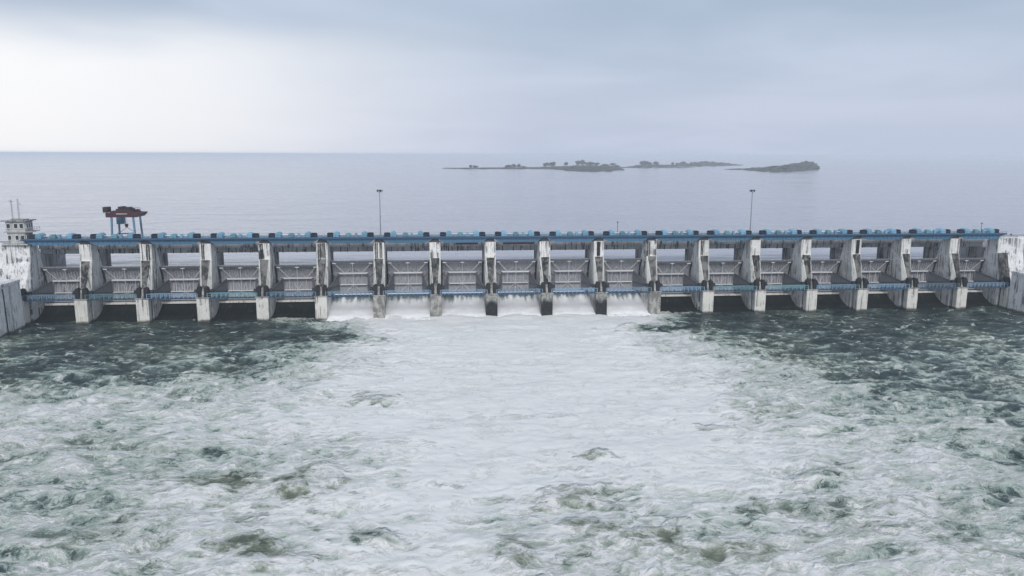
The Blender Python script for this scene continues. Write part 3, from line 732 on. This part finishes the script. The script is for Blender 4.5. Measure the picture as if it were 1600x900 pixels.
for k, x in enumerate(BAYX):
    t = thing('hoist_bridge', f'blue steel gate hoist bridge span over the {ORD[k]} bay from the control tower', 'bridge', (x, 0, 0), 'hoist bridge spans')
    for m in GIRDER: ob('plate_girder', m, t)
    ob('deck', HDECK, t); ob('shade_fascia', KICK, t)
    for m in HR: ob('railing', m, t, kind='stuff')
    for sx_ in (-1, 1):
        j = rng.uniform(-.15, .15)
        d = ob('drum_cover', DRUM, t, (sx_*3.75+j, 6.9, 21.45)); ob('cover_band', DRB, d)
        ob('motor_box', MOT, t, (sx_*5.35+j, 6.4+rng.uniform(-.3, .3), 21.45))
    ob('gearbox', GEAR, t, (-.55+rng.uniform(-.2, .2), 6.6, 21.45)); ob('control_box', CTRL, t, (1.35+rng.uniform(-.2, .2), 6.2, 21.45))
    ob('drive_shaft', SHAFT, t)

# ------------------------------------------------------------------ road bridge behind
RB = MB()
RDECK = MB().box(-7.47, 7.47, 12.9, 19.0, 17.95, 18.27).mesh('deck', 'grey_concrete')
RROAD = MB().box(-7.45, 7.45, 13.2, 18.7, 18.27, 18.3).mesh('carriageway', 'asphalt')
RG = MB().box(-7.2, 7.2, -.25, .25, 16.6, 17.95).mesh('beam', 'grey_concrete')
RPAR = MB().box(-7.45, 7.45, -.12, .12, 18.3, 19.1).mesh('parapet', 'grey_concrete', .03)
RJ = MB().box(-.09, .09, -.36, -.26, 16.5, 17.95).mesh('joint_strap', 'trunnion_black')
for k, x in enumerate(BAYX):
    t = thing('road_bridge', f'grey concrete road bridge span behind the {ORD[k]} hoist span from the control tower', 'bridge', (x, 0, 0), 'road bridge spans')
    ob('deck', RDECK, t); ob('carriageway', RROAD, t)
    for yy in (13.4, 15.0, 16.6, 18.2): ob('beam', RG, t, (0, yy, 0))
    for yy in (13.05, 18.85): ob('parapet', RPAR, t, (0, yy, 0))
    for q in range(rng.choice((2, 3, 3))): ob('joint_strap', RJ, t, (-4+q*2.9+rng.uniform(-.6, .9), 13.4, 0))
LB = MB().box(-4.4, 4.4, -.15, .15, -.16, .16).box(-4.4, 4.4, -.3, .3, .16, .24).box(-4.4, 4.4, -.3, .3, -.24, -.16)
LBH = MB().tube((0, 0, 0), (0, 0, 1.3), .04, 6).mesh('hanger', 'trunnion_black'); LBM = LB.mesh('beam', 'rust_red')
for k, w_ in ((8, 1.), (7, .7)):
    t = thing('lifting_beam', f'rusty red lifting beam under the {ORD[k]} hoist span from the control tower', 'beam', (BAYX[k]+(.6 if k == 8 else 1.2), 8.2, 19.2), 'rusty lifting beams')
    b_ = ob('beam', LBM, t); b_.scale.x = w_
    for q in (-3*w_, 3*w_): ob('hanger', LBH, t, (q, 0, .2))

# ------------------------------------------------------------------ abutments, training walls, control tower
def abut(sign, xin, label):
    t = thing('abutment', label, 'abutment', (0, 0, 0), 'dam abutments')
    xa, xb = sorted((xin, xin-sign*8.2)) if sign < 0 else sorted((xin, xin+8.2))
    if sign < 0: xa, xb = xin-8.2, xin
    ob('body', MB().prism_x([(3.3, -3), (3.3, 7.4), (5.2, 15.7), (5.2, 19.95), (9.4, 19.95), (11.3, 13.6), (11.3, -3)], xa, xb).mesh('body', 'wall_concrete', .14), t)
    ob('upstream_block', MB().box(xa, xb, 11.32, 24, -3, 16.55).mesh('upstream_block', 'grey_concrete'), t)
    ob('front_block', MB().box(min(xin, xin+sign*2.2), max(xin, xin+sign*2.2), -.4, 2.3, -3, 6.3).mesh('front_block', 'block_concrete', .08), t)
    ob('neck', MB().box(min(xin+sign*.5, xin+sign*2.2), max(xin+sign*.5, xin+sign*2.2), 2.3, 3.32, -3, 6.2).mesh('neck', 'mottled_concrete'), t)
    h = ob('trunnion_housing', HOUS, t, (xin+sign*.6, 0, 0))
    wd = MB(); xo = xin+sign*3.2
    wd.add([(xin, 3.32, 7.3), (xo, 3.32, 7.3), (xo, 5.2, 15.68), (xin, 5.2, 15.68), (xin+sign*.9, 1.75, 7.3), (xo-sign*.8, 1.75, 7.3), (xo-sign*.3, 5.02, 15.66), (xin+sign*.3, 5.02, 15.66)],
           [(0, 1, 5, 4), (1, 2, 6, 5), (3, 0, 4, 7), (2, 3, 7, 6), (4, 5, 6, 7)])
    ob('buttress', wd.mesh('buttress', 'mottled_concrete' if sign > 0 else 'wall_concrete'), t)
    return t
abut(-1, XL+1.5, 'wide white end pier carrying the control tower'); abut(1, XR-1.5, 'wide white end pier with a mottled buttress beside the fluted wall')

def training_wall(sign, xin, ztop, y0, y1, label, joint, flutes):
    t = thing('training_wall', label, 'wall', (0, 0, 0), 'training walls')
    seg = []; y = y0
    for q, ln in enumerate(joint):
        xa, xb = (xin-5, xin) if sign < 0 else (xin, xin+5)
        pr = [(xa, -3), (xb, -3), (xb, ztop), (xa, ztop)]
        if sign < 0: pr = [(xin-5, -3), (xin+.35, -3), (xin, ztop), (xin-5, ztop)]
        else: pr = [(xin-.35, -3), (xin+5, -3), (xin+5, ztop), (xin, ztop)]
        p = ob('panel', MB().prism_y(pr, y-ln+.06, y-.06).mesh('panel', 'wall_concrete', .08), t)
        c0 = (xin-5.15, xin+.2) if sign < 0 else (xin-.2, xin+5.15)
        ob('coping', MB().box(c0[0], c0[1], y-ln+.05, y-.05, ztop, ztop+.7).mesh('coping', 'wall_concrete', .06), t)
        y -= ln
    for yy in flutes:
        x_ = xin-sign*.12
        ob('drain_pipe', MB().tube((x_-sign*.3, yy, -.5), (x_, yy, ztop-.4), .14, 8).mesh('drain_pipe', 'trunnion_black'), t)
    return t
training_wall(-1, -102.9, 11.6, -2.2, -40, 'tall pale concrete training wall below the control tower', (8.5, 9, 9, 9), (-10.4,))
training_wall(1, 163.6, 10.6, -1.0, -40, 'streaked pale training wall at the far end from the control tower', (3.6, 4, 8, 8, 9), ())
# dam wall going on into the banks either side
def nonoverflow(x0, x1, label):
    t = thing('dam_wall', label, 'wall', (0, 0, 0), 'dam walls in the banks')
    ob('wall', MB().prism_x([(7.5, -3), (7.5, 8), (9.5, 18.6), (22, 18.6), (22, -3)], x0, x1).mesh('wall', 'wall_concrete', .1), t)
    n = int((x1-x0)/6)
    for q in range(n):
        xx = x0+3+q*6
        ob('pilaster', MB().box(xx-.5, xx+.5, 7.6, 9.6, 12, 18.0).mesh('pilaster', 'grey_concrete', .05), t)
    ob('crest_slab', MB().box(x0, x1, 8.6, 22.6, 18.6, 19.1).mesh('crest_slab', 'grey_concrete', .05), t)
    ob('parapet', MB().box(x0, x1, 8.7, 8.95, 19.1, 20.1).mesh('parapet', 'wall_concrete', .03), t)
    ob('berm', MB().box(x0, x1, -2.0 if x0 < 0 else -.8, 7.55, -3, 10.0).mesh('berm', 'grey_concrete', .1), t)
nonoverflow(-330, XL+1.5-8.25, 'pale dam wall running into the bank behind the control tower')
nonoverflow(XR-1.5+8.25, 380, 'pilastered dam wall running into the far bank')

t = thing('control_tower', 'small grey two storey control tower with flat overhanging roofs', 'tower', (-106.6, 7.6, 19.95))
def storey(z0, z1, hx, hy):
    return MB().box(-hx, hx, -hy, hy, z0, z1).mesh('storey', 'cabin_plaster', .04)
ob('base_slab', MB().box(-3.2, 3.1, -3.1, 3.1, 0, .35).mesh('base_slab', 'cabin_plaster', .04), t)
def openings(parent, z0, hx, hy, ww, hh):
    for xx in (-1.6, .2, 1.55):
        f = ob('window', MB().box(-ww/2, ww/2, -.1, .02, 0, hh).mesh('window', 'dark_glass'), parent, (xx, -hy, z0))
        ob('frame', MB().box(-ww/2-.1, -ww/2, -.14, .02, -.1, hh+.1).box(ww/2, ww/2+.1, -.14, .02, -.1, hh+.1).box(-ww/2, ww/2, -.14, .02, hh, hh+.1).box(-ww/2-.15, ww/2+.15, -.2, .02, -.12, 0).mesh('frame', 'pale_steel'), f)
    for yy in (-1.15, 0, 1.15):
        f = ob('window', MB().box(-.02, .1, -.4, .4, 0, hh).mesh('window', 'dark_glass'), parent, (hx, yy, z0))
        ob('frame', MB().box(-.02, .14, -.5, -.4, -.1, hh+.1).box(-.02, .14, .4, .5, -.1, hh+.1).box(-.02, .14, -.4, .4, hh, hh+.1).box(-.02, .2, -.55, .55, -.12, 0).mesh('frame', 'pale_steel'), f)
s1 = ob('storey', storey(.35, 3.2, 2.2, 1.9), t); openings(s1, 1.3, 2.2, 1.9, .75, 1.1)
ob('ledge', MB().box(-2.8, 2.8, -2.35, 2.35, 3.2, 3.42).mesh('ledge', 'cabin_plaster', .03), t)
s2 = ob('storey', storey(3.42, 6.0, 2.35, 2.0), t); openings(s2, 4.3, 2.35, 2.0, .85, 1.1)
ob('roof', MB().box(-3.1, 3.1, -2.6, 2.6, 6.0, 6.25).box(-1.9, 1.9, -1.6, 1.6, 6.25, 6.45).mesh('roof', 'grey_concrete', .03), t)
rl = MB()
for zz in (4.4, 4.0): rl.box(2.8, 3.9, -2.2, -2.14, zz-.03, zz+.03); rl.box(3.85, 3.91, -2.2, 2.2, zz-.03, zz+.03)
for yy in (-2.17, -.7, .7, 2.17): rl.box(3.85, 3.91, yy-.03, yy+.03, 3.35, 4.43)
ob('balcony', MB().box(2.81, 3.95, -2.25, 2.25, 3.25, 3.4).mesh('balcony', 'cabin_plaster'), t); ob('railing', rl.mesh('railing', 'galvanised'), t, kind='stuff')
def lattice(h):
    mb = MB(); w_ = .2
    for a in range(3):
        t_ = a*2.094; mb.bar((w_*math.cos(t_), w_*math.sin(t_), 0), (w_*.7*math.cos(t_), w_*.7*math.sin(t_), h), .035)
    n = int(h/.5)
    for q in range(n):
        for a in range(3):
            t0_, t1_ = a*2.094, (a+1)*2.094; mb.bar((w_*math.cos(t0_), w_*math.sin(t0_), q*h/n), (w_*math.cos(t1_), w_*math.sin(t1_), (q+1)*h/n), .02)
    return mb
for xx, hh, nm in ((-1.1, 5.0, 'with a cross arm'), (.5, 5.2, 'beside the cross arm mast')):
    a = thing('antenna_mast', f'thin lattice antenna mast {nm} on the control tower roof', 'antenna', (-106.9+xx, 7.6, 26.38), 'roof antennas')
    ob('mast', lattice(hh).mesh('mast', 'galvanised'), a)
    if xx < 0: ob('cross_arm', MB().box(-.5, .5, -.04, .04, hh-.5, hh-.42).tube((-.45, 0, hh-.5), (-.45, 0, hh-.1), .05).mesh('cross_arm', 'galvanised'), a)
    else: ob('cross_arm', MB().box(-.1, .6, -.04, .04, hh-1.4, hh-1.32).tube((.55, 0, hh-1.7), (.55, 0, hh-1.), .06).mesh('cross_arm', 'galvanised'), a)

# ------------------------------------------------------------------ gantry crane on the road
t = thing('gantry_crane', 'dark red gantry crane on four blue legs behind the hoist bridge', 'crane', (-83.3, 15.95, 18.3)); t.scale.x = .88
LX, LY = 3.25, 2.45
for sx_ in (-1, 1):
    for sy_ in (-1, 1):
        ob('leg', MB().tube((sx_*(LX+.25), sy_*(LY+.1), .5), (sx_*(LX-.1), sy_*LY, 8.0), .30, 4, .34).mesh('leg', 'crane_blue', 0), t)
        b_ = ob('bogie', MB().box(-.7, .7, -.25, .25, .12, .6).mesh('bogie', 'crane_dark', .04), t, (sx_*(LX+.25), sy_*(LY+.1), 0))
        for q in (-.4, .4): ob('wheel', MB().tube((q, -.12, .17), (q, .12, .17), .17, 10).mesh('wheel', 'crane_dark'), b_)
for sy_ in (-1, 1):
    ob('main_girder', MB().prism_y([(-4.7, 8.0), (4.3, 8.0), (5.4, 8.8), (5.4, 9.2), (3.6, 9.25), (3.0, 9.8), (-2.6, 9.8), (-3.6, 9.2), (-4.7, 9.2)], sy_*LY-.35, sy_*LY+.35).mesh('main_girder', 'crane_red', .04), t)
for xx in (-4.1, 4.4):
    ob('end_beam', MB().box(xx-.4, xx+.4, -LY+.36, LY-.36, 8.1, 9.1).mesh('end_beam', 'crane_red', .04), t)
ob('trolley', MB().box(-1.9, 1.9, -2.2, 2.2, 9.72, 10.2).box(-1.6, -.2, -1.4, 1.4, 10.2, 10.75).box(.3, 1.7, -1.2, 1.2, 10.2, 10.6).mesh('trolley', 'crane_dark', .05), t)
ob('counter_box', MB().box(-5.7, -4.3, -2.2, .4, 9.22, 10.7).mesh('counter_box', 'crane_dark', .06), t)
ob('cabin', MB().box(-1.0, .9, -1.0, 1.0, 5.9, 8.0).mesh('cabin', 'crane_blue', .05), t, (-2.2, 1.6, 0))
cr = MB()
for zz in (9.75, 10.2, 10.65): cr.box(3.3, 5.6, -2.9, -2.84, zz-.03, zz+.03)
for xx in (3.4, 4.1, 4.8, 5.55): cr.box(xx-.04, xx+.04, -2.92, -2.84, 9.3, 10.7)
ob('railing', cr.mesh('railing', 'crane_dark'), t, kind='stuff')
ob('walk_bracket', MB().box(5.4, 6.3, -3.0, -1.0, 9.1, 9.25).mesh('walk_bracket', 'crane_dark'), t)
ob('slit_strip', MB().box(-1.6, 1.6, -LY-.40, -LY-.36, 8.85, 9.0).mesh('slit_strip', 'pale_steel'), t)  # added pale strip standing in for bright water through an open slit
ob('hook_block', MB().prism_y([(-.5, 6.0), (.5, 6.0), (.35, 5.3), (0, 5.0), (-.35, 5.3)], -.3, .3).mesh('hook_block', 'crane_dark', .04), t)
ob('sling', MB().bar((0, 0, 5.1), (-2.6, 0, 3.4), .09).bar((0, 0, 5.1), (1.9, 0, 4.0), .09).mesh('sling', 'crane_dark'), t)
ob('hoist_rope', MB().tube((-.2, 0, 6.0), (-.2, 0, 9.8), .04).tube((.2, 0, 6.0), (.2, 0, 9.8), .04).mesh('hoist_rope', 'crane_dark'), t)
ob('spreader', MB().box(-2.9, 2.2, -.15, .15, 3.3, 3.55).mesh('spreader', 'crane_dark', .03), t)

# ------------------------------------------------------------------ lamp masts and small posts
LAMPH = MB().prism_y([(-.18, -.3), (.18, -.3), (.26, .25), (-.26, .25)], -.12, .22).mesh('lamp', 'navy_black', .03)
LAMPG = MB().box(-.16, .16, -.14, -.121, -.24, .2).mesh('lens', 'lamp_glass')
for xx, lab in ((-14.6, 'tall lamp mast on the pier among the running bays'), (89.3, 'tall lamp mast standing over the closed bays')):
    t = thing('lamp_mast', lab, 'lamp', (xx, 8.0, 21.45), 'tall lamp masts')
    ob('pole', MB().tube((0, 0, 0), (0, 0, 12.0), .17, 10, .09).tube((0, 0, 0), (0, 0, .1), .35, 10).mesh('pole', 'galvanised'), t)
    rg_ = MB()
    for q in range(12):
        a, b = 2*math.pi*q/12, 2*math.pi*(q+1)/12; rg_.bar((.5*math.cos(a), .5*math.sin(a), 12), (.5*math.cos(b), .5*math.sin(b), 12), .08)
    for q in range(4): a = math.pi*q/2; rg_.bar((0, 0, 11.8), (.5*math.cos(a), .5*math.sin(a), 12), .07)
    ob('ring', rg_.mesh('ring', 'galvanised'), t)
    for q in range(6):
        a = 2*math.pi*q/6+.3; l_ = ob('lamp', LAMPH, t, (.62*math.cos(a), .62*math.sin(a), 12.1), (R(20), 0, a+math.pi/2)); ob('lens', LAMPG, l_)
for xx, hh, lab in ((51.0, 3.2, 'thin bare post on the hoist bridge above the running bays'), (160.4, 2.4, 'short dark post at the end of the hoist bridge'), (170.5, 1.4, 'stubby dark post on the far dam wall')):
    yy, zz = (8.9, 21.45) if xx < 165 else (9.4, 19.1)
    t = thing('post', lab, 'post', (xx, yy, zz), 'small posts on the crest')
    ob('shaft', MB().tube((0, 0, 0), (0, 0, hh), .07, 8, .05).mesh('shaft', 'trunnion_black'), t); ob('head', MB().box(-.2, .2, -.12, .12, hh, hh+.3).mesh('head', 'trunnion_black', .03), t)

# ------------------------------------------------------------------ haze over the reservoir
hm = bpy.data.materials.new('haze'); hm.use_nodes = True; ht = hm.node_tree; ht.nodes.clear()
pv = ht.nodes.new('ShaderNodeVolumePrincipled'); pv.inputs['Color'].default_value = (.88, .94, 1.0, 1); pv.inputs['Density'].default_value = .00024; pv.inputs['Anisotropy'].default_value = .0
oo = ht.nodes.new('ShaderNodeOutputMaterial'); ht.links.new(pv.outputs[0], oo.inputs['Volume'])
MATS['haze'] = hm
hz = ob('haze', MB().box(-41000, 41000, -3100, 47000, -5, 46).mesh('haze', 'haze')); hz['kind'] = 'stuff'
tag(hz, 'pale blue haze hanging over the water', 'haze')
